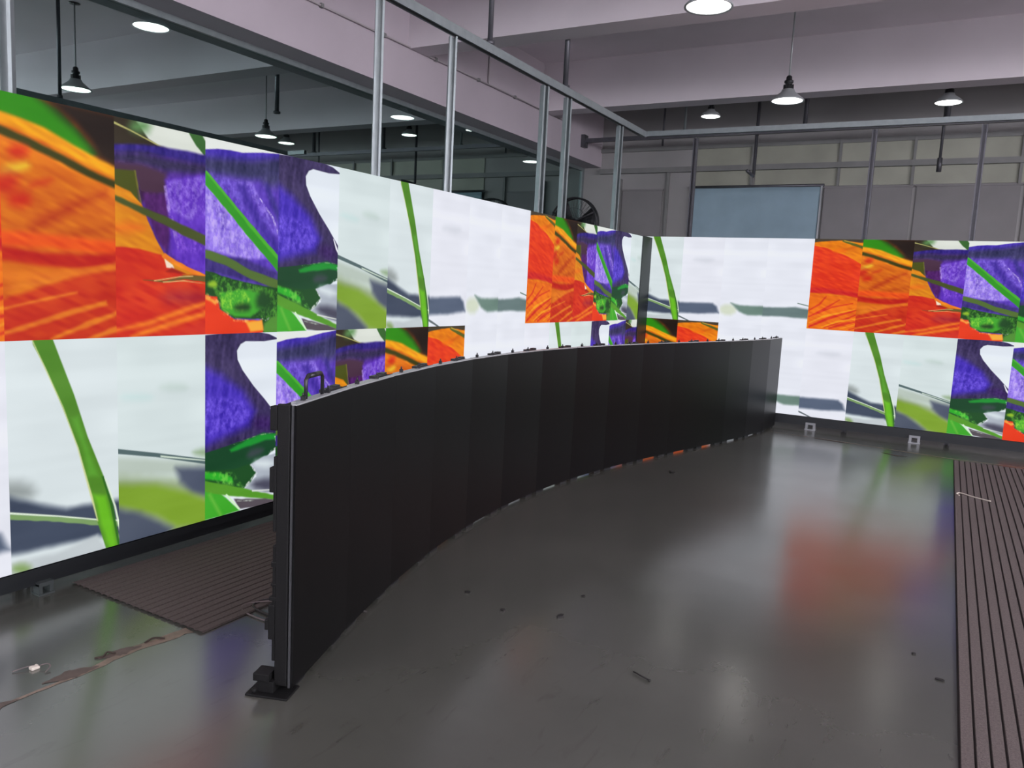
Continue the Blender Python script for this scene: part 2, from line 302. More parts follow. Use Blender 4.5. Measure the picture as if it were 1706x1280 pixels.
  ((62,160,42),(0.19,1.57,0.49,1.52,0.74,1.56,0.79,1.72,0.6,1.83,0.38,1.82,0.21,1.75),0.02,0),
  ((150,215,60),(0.19,1.57,0.49,1.52,0.6,1.63,0.49,1.77,0.21,1.72),0.02,1),
  ((28,70,32),(0.89,1.65,0.87,1.71,0.82,1.74,0.75,1.74,0.7,1.71,0.68,1.65,0.7,1.59,0.75,1.55,0.82,1.55,0.87,1.59),0.06,0),
  ((25,60,25),(0.6,1.72,0.58,1.75,0.53,1.76,0.46,1.76,0.4,1.75,0.38,1.72,0.4,1.7,0.46,1.68,0.53,1.68,0.58,1.69),0.05,0),
  ((80,140,50),(0.81,1.9,0.91,1.83,1.13,1.81,1.13,2.04,0.79,2.03),0.02,0),
  ((226,56,22),(-0.03,1.59,0.15,1.61,0.19,1.74,0.38,1.85,0.77,1.87,0.8,2.03,-0.03,2.04),0.01,0),
  ((250,190,110),(-0.01,1.62,0.13,1.69,0.21,1.79,0.38,1.87,0.58,1.89,0.58,1.86,0.39,1.83,0.25,1.75,0.17,1.65,0.02,1.57),0.01,1),
  ((250,160,60),(-0.0,1.63,0.13,1.69,0.15,1.66,0.02,1.6),0.02,0),
  ((250,168,55),(0.54,1.88,0.77,1.86,0.8,1.98,0.61,1.99),0.02,0),
  ((235,235,235),(0.77,1.85,0.84,1.88,0.89,1.84,0.87,1.83,0.83,1.86,0.78,1.84),0.006,1),
  ((75,175,45),(-0.08,0.41,0.22,0.65,0.54,0.93,1.06,1.36,1.18,1.27,0.65,0.85,0.32,0.58,0.01,0.33),0.008,0),
  ((48,150,36),(-0.07,0.41,0.23,0.66,0.56,0.94,1.07,1.37,1.16,1.31,0.63,0.89,0.3,0.6,0.0,0.35),0.012,0),
 ]),
 4: ((226, 233, 242), [
  ((56,46,88),(-0.03,0.01,0.27,-0.01,0.7,-0.01,0.88,0.02,1.03,0.08,0.81,0.1,0.54,0.09,0.47,0.12,0.42,0.19,0.43,0.29,0.5,0.41,0.66,0.6,0.82,0.76,0.94,0.89,1.06,1.02,1.07,1.23,0.78,1.22,-0.03,1.29),0.006,0),
  ((68,46,180),(-0.03,0.33,0.21,0.44,0.51,0.64,0.69,0.89,0.6,1.05,0.29,1.12,-0.03,1.21),0.08,0),
  ((110,85,220),(-0.03,0.67,0.21,0.68,0.51,0.76,0.64,0.95,0.29,1.08,-0.03,1.1),0.05,1),
  ((58,34,96),(0.99,1.07,0.96,1.11,0.88,1.13,0.78,1.12,0.69,1.08,0.66,1.03,0.69,0.98,0.77,0.96,0.87,0.98,0.96,1.02),0.07,0),
  ((232,232,240),(0.91,0.88,0.96,1.0,1.03,1.09,1.04,1.09,0.99,0.99,0.92,0.87),0.006,0),
  ((26,70,42),(-0.03,1.27,0.38,1.22,0.71,1.18,0.97,1.18,1.07,1.25,1.02,1.37,0.92,1.41,0.88,1.44,0.67,1.5,0.38,1.52,-0.03,1.47),0.008,0),
  ((32,145,52),(0.35,1.31,0.62,1.28,0.84,1.25,1.04,1.26,1.04,1.2,0.81,1.16,0.58,1.2,0.33,1.28),0.02,0),
  ((60,72,75),(0.82,1.35,0.81,1.38,0.75,1.41,0.68,1.42,0.6,1.42,0.57,1.39,0.58,1.36,0.63,1.33,0.71,1.32,0.78,1.33),0.05,0),
  ((170,190,150),(0.38,1.23,0.71,1.18,0.96,1.18,0.95,1.17,0.71,1.17,0.38,1.23),0.004,1),
  ((170,178,190),(0.61,1.5,0.83,1.43,1.09,1.43,1.1,1.91,0.67,1.82,0.54,1.77,0.71,1.65),0.012,0),
  ((72,72,90),(1.18,1.84,1.12,1.88,0.99,1.88,0.83,1.84,0.7,1.79,0.65,1.74,0.7,1.7,0.82,1.7,0.99,1.73,1.12,1.79),0.06,0),
  ((215,225,230),(1.0,1.55,0.97,1.57,0.88,1.58,0.78,1.56,0.7,1.53,0.67,1.5,0.7,1.47,0.78,1.47,0.88,1.49,0.97,1.52),0.06,0),
  ((28,74,34),(-0.03,1.45,0.38,1.51,0.61,1.49,0.71,1.61,0.63,1.7,0.52,1.76,0.34,1.77,-0.03,1.66),0.01,0),
  ((45,170,42),(-0.03,1.47,0.17,1.5,0.36,1.6,0.38,1.66,0.13,1.59,-0.03,1.54),0.02,0),
  ((110,200,70),(-0.03,1.46,0.38,1.55,0.52,1.74,0.17,1.63),0.02,1),
  ((62,165,42),(-0.03,1.64,0.17,1.72,0.28,1.81,0.47,2.0,0.22,2.01,-0.03,2.0),0.012,0),
  ((84,150,42),(-0.03,1.56,0.38,1.7,0.72,1.83,1.1,1.97,1.1,2.02,0.61,1.88,0.28,1.79,-0.03,1.68),0.012,0),
  ((84,76,84),(0.39,1.85,0.84,1.94,1.1,2.02,1.11,2.06,0.47,1.98),0.012,0),
  ((208,242,195),(0.27,1.78,0.46,1.99,0.48,1.98,0.29,1.77),0.006,0),
  ((215,220,215),(0.65,1.82,1.05,1.88,1.05,1.87,0.65,1.8),0.006,0),
  ((200,215,200),(0.39,1.88,0.68,1.94,0.68,1.92,0.39,1.87),0.006,1),
  ((235,235,235),(0.61,1.5,0.7,1.61,0.57,1.71,0.5,1.74,0.51,1.76,0.59,1.73,0.73,1.62,0.64,1.49),0.006,1),
  ((235,235,235),(0.98,1.22,1.02,1.35,0.89,1.39,0.91,1.42,1.05,1.36,1.01,1.22),0.006,1),
  ((100,180,60),(0.04,1.73,0.2,2.01,0.23,2.0,0.07,1.72),0.03,0),
 ]),
 5: ((212, 224, 225), [
  ((185,198,188),(-0.09,1.12,1.16,1.4,1.16,1.5,-0.09,1.31),0.05,0),
  ((150,168,130),(-0.09,1.31,1.16,1.59,1.16,2.12,-0.1,2.04),0.08,0),
  ((80,88,108),(0.64,1.36,1.16,1.44,1.16,1.81,0.83,1.66,0.69,1.52),0.06,0),
  ((124,160,46),(-0.09,1.4,0.41,1.49,0.76,1.64,1.16,1.85,1.16,2.1,0.64,1.99,0.41,1.81,-0.1,1.59),0.06,0),
  ((76,84,102),(-0.1,1.61,0.23,1.74,0.59,1.98,0.5,2.08,-0.1,2.04),0.06,0),
  ((84,104,106),(-0.09,1.09,0.41,1.21,1.16,1.43,1.16,1.37,0.42,1.17,-0.09,1.04),0.006,0),
  ((205,220,205),(0.46,1.22,1.16,1.39,1.16,1.38,0.46,1.2),0.005,0),
  ((150,175,140),(1.16,1.28,1.13,1.3,1.05,1.3,0.96,1.29,0.88,1.26,0.85,1.23,0.88,1.22,0.96,1.21,1.05,1.23,1.13,1.25),0.05,0),
  ((196,212,208),(0.78,0.54,0.75,0.56,0.67,0.56,0.57,0.55,0.49,0.53,0.46,0.51,0.49,0.49,0.57,0.48,0.67,0.49,0.75,0.51),0.06,0),
  ((200,222,222),(0.37,0.6,0.34,0.62,0.25,0.62,0.15,0.61,0.07,0.59,0.04,0.57,0.07,0.55,0.15,0.55,0.26,0.56,0.34,0.58),0.06,0),
 ]),
 6: ((216, 226, 229), [
  ((150,158,158),(0.21,1.32,0.18,1.36,0.09,1.37,-0.02,1.35,-0.1,1.3,-0.14,1.24,-0.1,1.2,-0.01,1.19,0.09,1.21,0.18,1.26),0.09,0),
  ((62,72,92),(-0.07,1.29,0.25,1.44,0.49,1.53,0.75,1.54,1.15,1.57,1.15,1.95,0.78,1.87,0.41,1.85,-0.09,1.83),0.045,0),
  ((192,200,204),(-0.09,1.89,0.41,1.92,0.78,1.85,0.9,2.06,-0.1,2.02),0.035,0),
  ((130,160,95),(0.16,2.0,0.15,2.03,0.11,2.03,0.06,2.02,0.02,1.99,0.0,1.96,0.02,1.93,0.06,1.93,0.11,1.94,0.15,1.97),0.05,0),
  ((122,156,98),(-0.08,1.5,0.33,1.61,0.78,1.76,1.17,1.87,1.17,1.81,0.79,1.71,0.33,1.56,-0.08,1.45),0.008,0),
  ((228,242,220),(-0.08,1.45,0.41,1.59,0.78,1.71,1.17,1.82,1.17,1.8,0.79,1.7,0.42,1.58,-0.08,1.43),0.006,0),
  ((80,135,38),(0.22,-0.02,0.23,0.04,0.33,0.24,0.47,0.6,0.61,0.99,0.73,1.48,0.78,1.72,0.87,2.03,1.02,2.03,0.96,1.74,0.85,1.3,0.7,0.9,0.58,0.5,0.45,0.14,0.39,-0.03),0.006,0),
  ((105,185,34),(0.74,1.45,0.78,1.58,0.81,1.75,0.9,2.04,0.98,2.02,0.93,1.74,0.87,1.49),0.035,0),
  ((92,160,50),(0.55,0.71,0.65,1.0,0.7,1.27,0.8,1.29,0.69,0.97,0.61,0.7),0.035,0),
  ((205,212,150),(0.21,-0.02,0.32,0.24,0.47,0.6,0.6,0.99,0.72,1.48,0.78,1.72,0.79,1.72,0.74,1.48,0.61,0.99,0.48,0.6,0.33,0.24,0.22,-0.02),0.005,0),
  ((48,105,32),(0.83,1.3,0.91,1.58,0.99,2.03,1.01,2.03,0.94,1.58,0.85,1.3),0.006,0),
  ((222,238,212),(0.86,1.32,0.95,1.61,1.03,2.01,1.05,2.01,0.97,1.61,0.87,1.32),0.004,0),
 ]),
 7: ((229, 231, 241), [
  ((84,96,118),(-0.15,1.58,0.45,1.56,0.82,1.55,0.92,1.63,0.99,1.78,0.47,1.82,-0.13,1.83),0.045,0),
  ((215,218,228),(0.76,0.52,0.72,0.55,0.6,0.58,0.45,0.58,0.33,0.56,0.28,0.54,0.33,0.5,0.45,0.48,0.59,0.48,0.71,0.49),0.08,0),
  ((92,102,106),(-0.01,1.92,0.15,1.98,0.32,2.05,0.33,2.02,0.16,1.95,0.0,1.89),0.008,0),
 ]),
 8: ((229, 232, 242), [
  ((208,216,196),(0.4,1.68,0.37,1.75,0.27,1.81,0.14,1.81,0.04,1.77,-0.01,1.7,0.02,1.62,0.12,1.57,0.25,1.56,0.35,1.6),0.07,0),
  ((106,132,122),(0.25,1.52,0.47,1.57,1.09,1.56,1.11,1.77,0.66,1.79,0.46,1.72),0.04,0),
 ]),
 9: ((229, 232, 242), [
  ((100,120,120),(-0.1,1.58,0.34,1.57,0.72,1.54,1.05,1.58,1.07,1.79,0.36,1.77,-0.09,1.79),0.035,0),
  ((105,125,115),(0.75,1.46,1.05,1.52,1.05,1.5,0.76,1.44),0.006,0),
 ]),
}

# ---------------- the shell ----------------
MX = -6.65        # plane of the mirrored glass
FX = -6.27        # face of the long beam
YB = 14.2; CZ = 5.1
structure(MB().box((-10.2,-6,-0.1),(9,14.6,0)), 'floor', M_floor)
structure(MB().box((-10.2,-6,CZ),(9,14.6,CZ+0.2)), 'ceiling', M_ceiling)
structure(MB().box((-10.2,YB,0),(9,YB+0.3,CZ)), 'wall_back', M_backwall)
structure(MB().box((8.6,-6,0),(8.9,YB,CZ)), 'wall_right', M_plaster)
structure(MB().box((-10.2,-6.3,0),(9,-6,CZ)), 'wall_front', M_plaster)
structure(MB().box((-10.2,-6,0),(-10,YB,CZ)), 'wall_left', M_roomshade)
structure(MB().box((-10,YB-0.03,0),(MX-0.05,YB,CZ)), 'trim_14', M_roomshade)  # dark liner sheets, shade put into colour behind the glass
structure(MB().box((-10,-6,CZ-0.03),(MX-0.05,YB-0.03,CZ)), 'trim_15', M_roomshade)
wf_ = structure(MB().box((-5.5,-6,2.9),(7.5,-5.97,4.8)), 'window_10', M_fill_front)  # unseen glowing panel added to brighten back wall and beam faces
for k in range(10): MB().box((-5.53+1.45*k,-5.97,2.85),(-5.47+1.45*k,-5.94,4.85)).build('mullion', M_galvdark, parent=wf_)
wd_ = structure(MB().box((8.57,-5.5,2.9),(8.6,9.0,4.8)), 'window_9', M_fill_right)  # unseen glowing panel added to brighten ceiling and long beam
for k in range(11): MB().box((8.54,-5.53+1.45*k,2.85),(8.57,-5.47+1.45*k,4.85)).build('mullion', M_galvdark, parent=wd_)
w1 = structure(MB().add([(MX,-6,0.12),(MX,YB,0.12),(MX,YB,3.80),(MX,-6,3.80)],[(0,1,2,3)]), 'window_1', M_mirror)
fr = MB().box((MX,-6,3.77),(MX+0.03,YB,3.83)).box((MX,-6,0.0),(MX+0.03,YB,0.12))
fr.box((MX,YB-0.08,0.12),(MX+0.03,YB,3.77))
fr.build('window_frame', M_galv, parent=w1)
structure(MB().box((MX-0.02,-6,3.83),(FX,YB,CZ)), 'trim_1', M_beam)                # long beam over the glass
structure(MB().box((FX,8.1,4.35),(8.6,8.46,CZ)), 'trim_2', M_crossbeam)                # cross beams
structure(MB().box((FX,11.69,4.35),(8.6,12.03,CZ)), 'trim_3', M_crossbeam)
structure(MB().box((FX,4.5,4.35),(8.6,4.86,CZ)), 'trim_4', M_crossbeam)
structure(MB().box((FX,0.9,4.35),(8.6,1.26,CZ)), 'trim_5', M_crossbeam)
# back wall bands, clerestory glazing, panels
structure(MB().box((FX,YB-0.10,3.70),(8.6,YB,3.79)), 'trim_6', M_bandmat)
structure(MB().box((FX,YB-0.05,4.10),(8.6,YB,4.17)), 'trim_7', M_bandmat)
for k, (x0, x1) in enumerate([(-4.40,-3.42),(-3.34,-2.0),(-1.96,-0.9),(-0.86,0.55),(0.59,2.1)]):
    wd = structure(MB().box((x0,YB-0.02,3.42),(x1,YB,3.70)).box((x0,YB-0.02,3.79),(x1,YB,4.10)), 'window_%d' % (k+2), M_olive)
    MB().box((x1,YB-0.06,3.40),(x1+0.04,YB,4.17)).build('mullion', M_bandmat, parent=wd)
for k, (x0, x1) in enumerate([(-5.78,-5.0),(-2.18,-0.86),(-0.80,0.60),(0.66,2.6)]):
    structure(MB().box((x0,YB-0.03,0.9),(x1,YB,3.38)).box((x0-0.02,YB-0.045,3.38),(x1+0.02,YB,3.41)), 'trim_%d' % (k+8), M_backpanel)
structure(MB().box((-5.86,YB-0.07,0),(-5.81,YB,3.6)), 'trim_12', M_bandmat)
structure(MB().box((-4.93,YB-0.05,0),(-4.88,YB,3.7)), 'trim_13', M_bandmat)
structure(MB().box((FX,YB-0.09,0.0),(8.6,YB,0.12)), 'baseboard_back', M_bandmat)

# blue cloth hung on the back wall
bl = empty('hanging_cloth', (-3.32, YB-0.06, 2.1))
nx, nz = 60, 14
vs = []; fs = []
for j in range(nz+1):
    for i in range(nx+1):
        u = i/nx; v = j/nz
        vs.append((-1.09+2.18*u, -0.03-0.02*math.sin(u*9+v*2.5)*(1-v*0.8)-0.006*math.sin(u*31-v*3)*(1-v), -0.75+2.05*v))
for j in range(nz):
    for i in range(nx): a = j*(nx+1)+i; fs.append((a,a+1,a+nx+2,a+nx+1))
c_ = MB().add(vs, fs, 0, True).build('cloth_sheet', M_curtain, parent=bl)
sm = c_.modifiers.new('thick', 'SOLIDIFY'); sm.thickness = 0.006
MB().tube([(-1.14,-0.02,1.32),(1.14,-0.02,1.32)], 0.025, 10).build('top_rail', M_galvdark, parent=bl)
MB().box((1.09,-0.04,-0.75),(1.12,0.0,1.32)).build('side_strip', M_foot, parent=bl)
tag(bl, 'blue-grey cloth sheet hanging on the back wall above the right video wall', 'curtain')

# white conduit clipped on the long beam
cz = 4.36
cd = empty('wall_conduit', (FX+0.02, 9, cz))
m_ = MB().tube([(0,-9.5,0),(0,3.3,0)], 0.013, 8); m_.build('long_run', M_pipe, parent=cd)
MB().tube([(0,0.97,0),(0,0.97,CZ-cz)], 0.014, 8).build('drop_run', M_pipe, parent=cd)
for k in range(9):
    cl = MB().box((-0.02,-0.02,-0.022),(0.018,0.02,0.022)).build('clip', M_bandmat, parent=cd, loc=(0,-5.6+1.05*k,0))
MB().tube([(0,3.3,0),(0.02,3.5,0.0),(0.03,3.62,-0.06)], 0.01, 6).build('loose_end', M_pipe, parent=cd)
tag(cd, 'thin pale electrical conduit clipped along the long beam above the tinted glass', 'pipe')

# ---------------- hanging steel frames behind the video walls ----------------
def hang_rail(name, label, p0, p1, facing, group=None, m=M_galv, w_=0.055, d_=0.06):
    o = MB().channel(p0, p1, w_, d_, 0.006, facing).build(name, m)
    return tag(o, label, 'steel rail', group)
hang_rail('ceiling_rail', 'long galvanized steel channel rail hung over the left video wall', (-3.61,-0.5,3.43), (-3.61,9.42,3.43), (0,0,-1), w_=0.06, d_=0.07)
hang_rail('ceiling_rail', 'long galvanized steel channel rail hung over the right video wall', (-3.70,9.75,3.50), (4.2,9.75,3.46), (0,0,-1))
far = empty('ceiling_rail', (-6.2, 13.3, 4.17))
MB().box((0,-0.03,-0.035),(14.6,0.03,0.035)).build('square_tube', M_galvdark, parent=far)
MB().box((-0.07,-0.08,-0.12),(0.0,0.08,0.10)).build('end_plate', M_galvdark, parent=far)
tag(far, 'dark square steel tube with an end plate, running along the back wall', 'steel rail')

post_text = ['third galvanized upright from the left, before the beam corner', '']
LP = [(1.93,'galvanized steel upright at the far left edge of the photo, behind the left video wall'),
      (4.373,'thick galvanized upright between the two bright lamps over the purple flower screen'),
      (5.258,'galvanized upright just right of the lamp that hangs over the white left screens'),
      (6.815,'galvanized upright just left of the standing fan'),
      (7.317,'galvanized upright crossing in front of the standing fan'),
      (8.71,'last galvanized upright of the left row, beside the corner of the video walls')]
for y, t in LP:
    o = MB().channel((0,0,0), (0,0,3.395), 0.06 if y < 6 else 0.075, 0.05, 0.006, (1,-1,0) if y < 6 else (1,-0.3,0)).build('support_post', M_galv, loc=(-3.64,y,0))
    tag(o, t, 'steel post', 'uprights behind the left video wall')
for x, t in [(-3.063,'grey steel upright at the left side of the blue cloth, behind the right video wall'),
             (-1.03,'grey steel upright to the right of the blue cloth, behind the right video wall'),
             (0.025,'grey steel upright nearest the right edge of the photo, behind the right video wall'),
             (1.6,'grey steel upright beyond the right edge of the photo')]:
    if x > 1: continue
    o = MB().channel((0,0,0), (0,0,3.43), 0.055, 0.05, 0.006, (0,-1,0)).build('support_post', M_galvdark, loc=(x,9.78,0))
    tag(o, t, 'steel post', 'uprights behind the right video wall')
for (x, y, z0, m, r, t) in [(-4.38,13.3,4.205,M_galv,0.024,'bright steel hanger rod by the smallest lamp, over the far steel tube'),
                  (-2.43,13.3,4.205,M_galvdark,0.034,'dark hanger rod just right of the long-stemmed lamp'),
                  (-0.459,13.3,4.205,M_galvdark,0.04,'dark hanger rod beside the lamp nearest the right edge'),
                  (-3.61,5.75,3.47,M_galvdark,0.022,'dark hanger rod left of the cross beam edge, over the left rail'),
                  (-4.30,8.55,3.83,M_galvdark,0.032,'grey hanger rod dropping behind the cross beam to the left rail')]:
    o = MB().tube([(0,0,0),(0,0,CZ-z0)], r, 8).tube([(0,0,0),(0,0,0.03)], r*1.7, 6).build('hanger_rod', m, loc=(x,y,z0))
    tag(o, t, 'hanger rod')
hk = MB().tube([(0,0,CZ-3.49),(0,0,0.03),(0,-0.03,0.0),(0,-0.45,0.02)], 0.026, 8).build('hooked_pipe', M_galvdark, loc=(-3.19,13.42,3.49))
tag(hk, 'dark pipe dropping from the ceiling and bent to a foot, above the blue cloth', 'pipe')
hk = MB().tube([(0,0,CZ-3.49),(0,0,0.2)], 0.02, 8).tube([(0,0,0.2),(0,0,0)], 0.035, 8).build('drop_pipe', M_galvdark, loc=(-0.494,13.42,3.49))
tag(hk, 'thin drop pipe with a thick dark end, below the lamp nearest the right edge', 'pipe')
hk = MB().tube([(0,0,0),(0,0,0.95)], 0.02, 8).build('drop_pipe', M_galvdark, loc=(-5.0,14.0,4.15))
tag(hk, 'short drop pipe on the back wall left of the right rail start', 'pipe')

# ---------------- lamps ----------------
def make_lamp(R, stem, plate=False):
    root = empty('pendant_lamp')
    s = R/0.21
    MB().lathe([(0.0,0.001),(R*0.9,0.001),(R*0.9,0.006),(0.0,0.006)], 36).build('lens', M_lens, parent=root)
    MB().lathe([(R*0.91,-0.004),(R*1.0,-0.008),(R*1.0,0.004),(R*0.93,0.02),(R*0.72,0.055),(R*0.5,0.095*s),(R*0.42,0.11*s),(R*0.36,0.14*s),(R*0.0,0.145*s)], 36).build('shade', M_shade, parent=root)
    sk = MB().lathe([(R*0.30,0.14*s),(R*0.30,0.19*s),(R*0.20,0.20*s),(R*0.20,0.22*s),(R*0.27,0.225*s),(R*0.27,0.25*s),(R*0.18,0.26*s),(R*0.17,0.30*s),(R*0.10,0.315*s),(0,0.315*s)], 20)
    for k in range(10):
        a = 2*math.pi*k/10; sk.box((R*0.28*math.cos(a)-0.006,R*0.28*math.sin(a)-0.006,0.145*s),(R*0.28*math.cos(a)+0.006,R*0.28*math.sin(a)+0.006,0.2*s))
    sk.build('socket', M_darkplastic, parent=root)
    if stem > 0: MB().tube([(0,0,0.31*s),(0,0,0.31*s+stem)], 0.011, 8).build('stem', M_shade, parent=root)
    if plate: MB().lathe([(0,0.31*s+stem-0.008),(0.075,0.31*s+stem-0.008),(0.075,0.31*s+stem),(0,0.31*s+stem)], 20).build('ceiling_plate', M_darkplastic, parent=root)
    return root
H = lambda R: 0.31*R/0.21
for (x, y, z, R, top, t) in [
    (-2.13,6.86,3.94,0.205,CZ,'large glowing pendant lamp cut by the top edge of the photo'),
    (-2.13,10.36,3.94,0.20,CZ,'pendant lamp on a long thin stem, in front of the far cross beam'),
    (-3.71,12.49,4.284,0.155,CZ,'small pendant lamp under the far cross beam, left of the long-stemmed lamp'),
    (-0.438,12.5,4.275,0.18,CZ,'pendant lamp under the far cross beam nearest the right edge'),
    (-6.85,4.94,3.73,0.172,CZ,'largest bright lamp seen through the tinted glass, at the top left'),
    (-6.85,8.76,3.69,0.172,CZ,'lamp behind the tinted glass just right of the thick upright'),
    (-6.85,12.47,3.69,0.172,CZ,'lamp behind the tinted glass above the orange screen, near the fan'),
    (-7.58,11.59,4.10,0.103,CZ,'tiny lamp just under the long beam, behind the tinted glass'),
    (-2.13,3.4,3.94,0.205,CZ,None), (-2.13,-0.1,3.94,0.205,CZ,None), (2.6,-0.1,3.94,0.205,CZ,None), (2.6,3.4,3.94,0.205,CZ,None)]:  # last entries are unseen: row carried on, second row added for light
    o = make_lamp(R, max(0.0, top-z-H(R)), True); o.location = (x, y, z)
    if t: tag(o, t, 'lamp', 'pendant lamps')
    else: tag(o, 'unseen added pendant lamp over the bare floor', 'lamp', 'lamps behind the camera')

# ---------------- screen pictures ----------------
NU, NV = 128, 256
uu, vv = np.meshgrid(np.linspace(0,1,NU+1), np.linspace(0,2.003,NV+1))
def vnoise(x, y, seed):
    xi = np.floor(x).astype(int); yi = np.floor(y).astype(int); xf = x-xi; yf = y-yi
    def h(a, b): return np.modf(np.abs(np.sin(a*127.1+b*311.7+seed*74.7)*43758.5453))[0]
    xf = xf*xf*(3-2*xf); yf = yf*yf*(3-2*yf)
    return (h(xi,yi)*(1-xf)+h(xi+1,yi)*xf)*(1-yf)+(h(xi,yi+1)*(1-xf)+h(xi+1,yi+1)*xf)*yf
def sdf(px, py, pts):
    d = np.full(px.shape, 1e9); ins = np.zeros(px.shape, bool); n = len(pts)
    for i in range(n):
        ax, ay = pts[i]; bx, by = pts[(i+1) % n]; ex, ey = bx-ax, by-ay
        L2 = ex*ex+ey*ey+1e-12; t = np.clip(((px-ax)*ex+(py-ay)*ey)/L2, 0, 1)
        d = np.minimum(d, (px-ax-t*ex)**2+(py-ay-t*ey)**2)
        if abs(ey) > 1e-9:
            c = ((ay > py) != (by > py)) & (px < ex*(py-ay)/ey+ax); ins ^= c
    d = np.sqrt(d); return np.where(ins, -d, d)
def paint(key):
    base, layers = CONTENT[key]
    img = np.ones(uu.shape+(3,))*np.array(base, float)
    wob = (vnoise(uu*14, vv*14, key)-0.5)*0.008
    for li, (col, flat, blur, noise) in enumerate(layers):
        pts = [(flat[i], flat[i+1]) for i in range(0, len(flat), 2)]
        thin = blur <= 0.006
        d = sdf(uu, vv, pts)+(0 if thin else wob)
        a = np.clip(0.5-d/(2*max(blur, 0.006)), 0, 1); a = a*a*(3-2*a)
        if noise:
            nz = 0.45*vnoise(uu*24, vv*17, li+5)+0.35*vnoise(uu*58, vv*40, li+3*key)+0.20*vnoise(uu*120, vv*95, li+9)
            a = a*np.clip((nz-0.36)*3.0, 0, 1)*0.8
        img = img*(1-a[...,None])+np.array(col, float)*a[...,None]
    if key in (0,1,2):
        s = vnoise(uu*5+vv*9, (vv-uu*0.45)*26, 5)-0.5
        warm = (img[...,0] > 170) & (img[...,2] < 70)
        img += (s*34*warm)[...,None]*np.array((0.6,1,0.1))
    if key in (3,4,2):
        s = 0.6*vnoise(uu*26+vv*4, vv*5, 8)+0.4*vnoise(uu*44, vv*30, 18)-0.5
        pur = (img[...,2] > img[...,1]+40)
        img += (s*46*pur)[...,None]*np.array((0.9,0.8,1))
    if key in (0,1,2): img *= np.array((0.955,0.92,0.75)) if key < 2 else np.array((0.97,0.95,0.97))
    soft = (vnoise(uu*3, vv*5, 2)-0.5)*10+(vnoise(uu*1.5, vv*16, 7)-0.5)*5
    img += soft[...,None]
    img = np.clip(img, 4, 244)/255.0
    lin_ = np.where(img <= 0.04045, img/12.92, ((img+0.055)/1.055)**2.4)
    return lin_
PW = 0.5125; PH = 1.0265
screen_mesh = {}
def get_screen(key):
    if key in screen_mesh: return screen_mesh[key]
    c = paint(key); nv = NU+1
    V = np.zeros((uu.size,3)); V[:,0] = uu.ravel()*PW; V[:,2] = PH-vv.ravel()/2.003*PH
    idx = np.arange(uu.size).reshape(uu.shape)
    F = np.stack([idx[:-1,:-1], idx[1:,:-1], idx[1:,1:], idx[:-1,1:]], -1).reshape(-1,4)
    me = bpy.data.meshes.new('screen'); me.vertices.add(len(V)); me.vertices.foreach_set('co', V.ravel())
    me.loops.add(F.size); me.loops.foreach_set('vertex_index', F.ravel()); me.polygons.add(len(F))
    me.polygons.foreach_set('loop_start', np.arange(0, F.size, 4)); me.polygons.foreach_set('loop_total', np.full(len(F), 4))
    me.update(calc_edges=True)
    at = me.color_attributes.new('pixels', 'FLOAT_COLOR', 'POINT')
    at.data.foreach_set('color', np.concatenate([c.reshape(-1,3), np.ones((uu.size,1))], 1).ravel().astype(np.float32))
    me.materials.append(M_screen); screen_mesh[key] = me
    return me
# cabinet body: local x = width, front towards -y
cab = MB().box((0.0,0.003,0.0),(PW,0.03,PH))
cab.box((0.015,0.03,0.015),(PW-0.015,0.075,PH-0.015))
cab_me_obj = cab.build('cabinet', M_black); cab_me = cab_me_obj.data; bpy.data.objects.remove(cab_me_obj)
def add_cabinet(parent, x, z, key):
    c = bpy.data.objects.new('cabinet', cab_me); COL.objects.link(c); c.parent = parent; c.location = (x, 0, z)
    s = bpy.data.objects.new('screen', get_screen(key)); COL.objects.link(s); s.parent = c
    return c
def add_base(parent, x0, x1, ztop, feet, fm):
    b = MB().box((x0,0.012,0.045),(x1,0.085,ztop-0.004)).box((x0,0.0,0.085),(x1,0.012,ztop-0.006))
    b.build('base_rail', M_base, parent=parent)
    for fx in feet:
        f = MB().box((-0.06,-0.015,0.0),(0.06,0.06,0.012)).box((-0.055,-0.008,0.012),(-0.028,0.05,0.075)).box((0.028,-0.008,0.012),(0.055,0.05,0.075)).box((-0.055,-0.012,0.06),(0.055,0.05,0.085))
        f.build('foot_bracket', fm, parent=parent, loc=(fx,-0.01,0)).scale = (0.6,0.8,0.7) if fm is M_footdark else (1,1,1)
# left video wall: runs along +Y, faces +X
lw = empty('video_wall', (-3.489, 1.813, 0), math.pi/2)
# local x -> world +Y, local y -> world -X : front faces local -y = world +X
for n in range(-3, 15):
    add_cabinet(lw, n*PW, 2.185-PH, (n+1) % 10)
    add_cabinet(lw, n*PW, 2.185-2*PH, (6-n) % 10)
add_base(lw, -3*PW, 15*PW, 0.132, [0.14, 2.2, 4.3, 6.4], M_footdark)
MB().box((15*PW-0.14,-0.012,0.03),(15*PW+0.30,0.06,2.19)).build('corner_gap_strip', M_base, parent=lw)  # dark strip put in for the dark gap where the walls meet
lw.scale.x = 0.508/PW
tag(lw, 'long lit left video wall of tall cabinets showing orange poppy, purple bellflower and green stems, beside the grey ribbed mat', 'video wall')
rw = empty('video_wall', (-3.577, 9.61, 0))
for n in range(0, 12):
    add_cabinet(rw, n*PW, 2.2066-PH, (6+n) % 10)
    add_cabinet(rw, n*PW, 2.2066-2*PH, (1-n) % 10)
add_base(rw, 0, 12*PW, 0.1536, [0.15, 2.2, 3.29, 5.5], M_foot)
tag(rw, 'lit right video wall across the far end of the floor, beyond the dark curved screen', 'video wall')

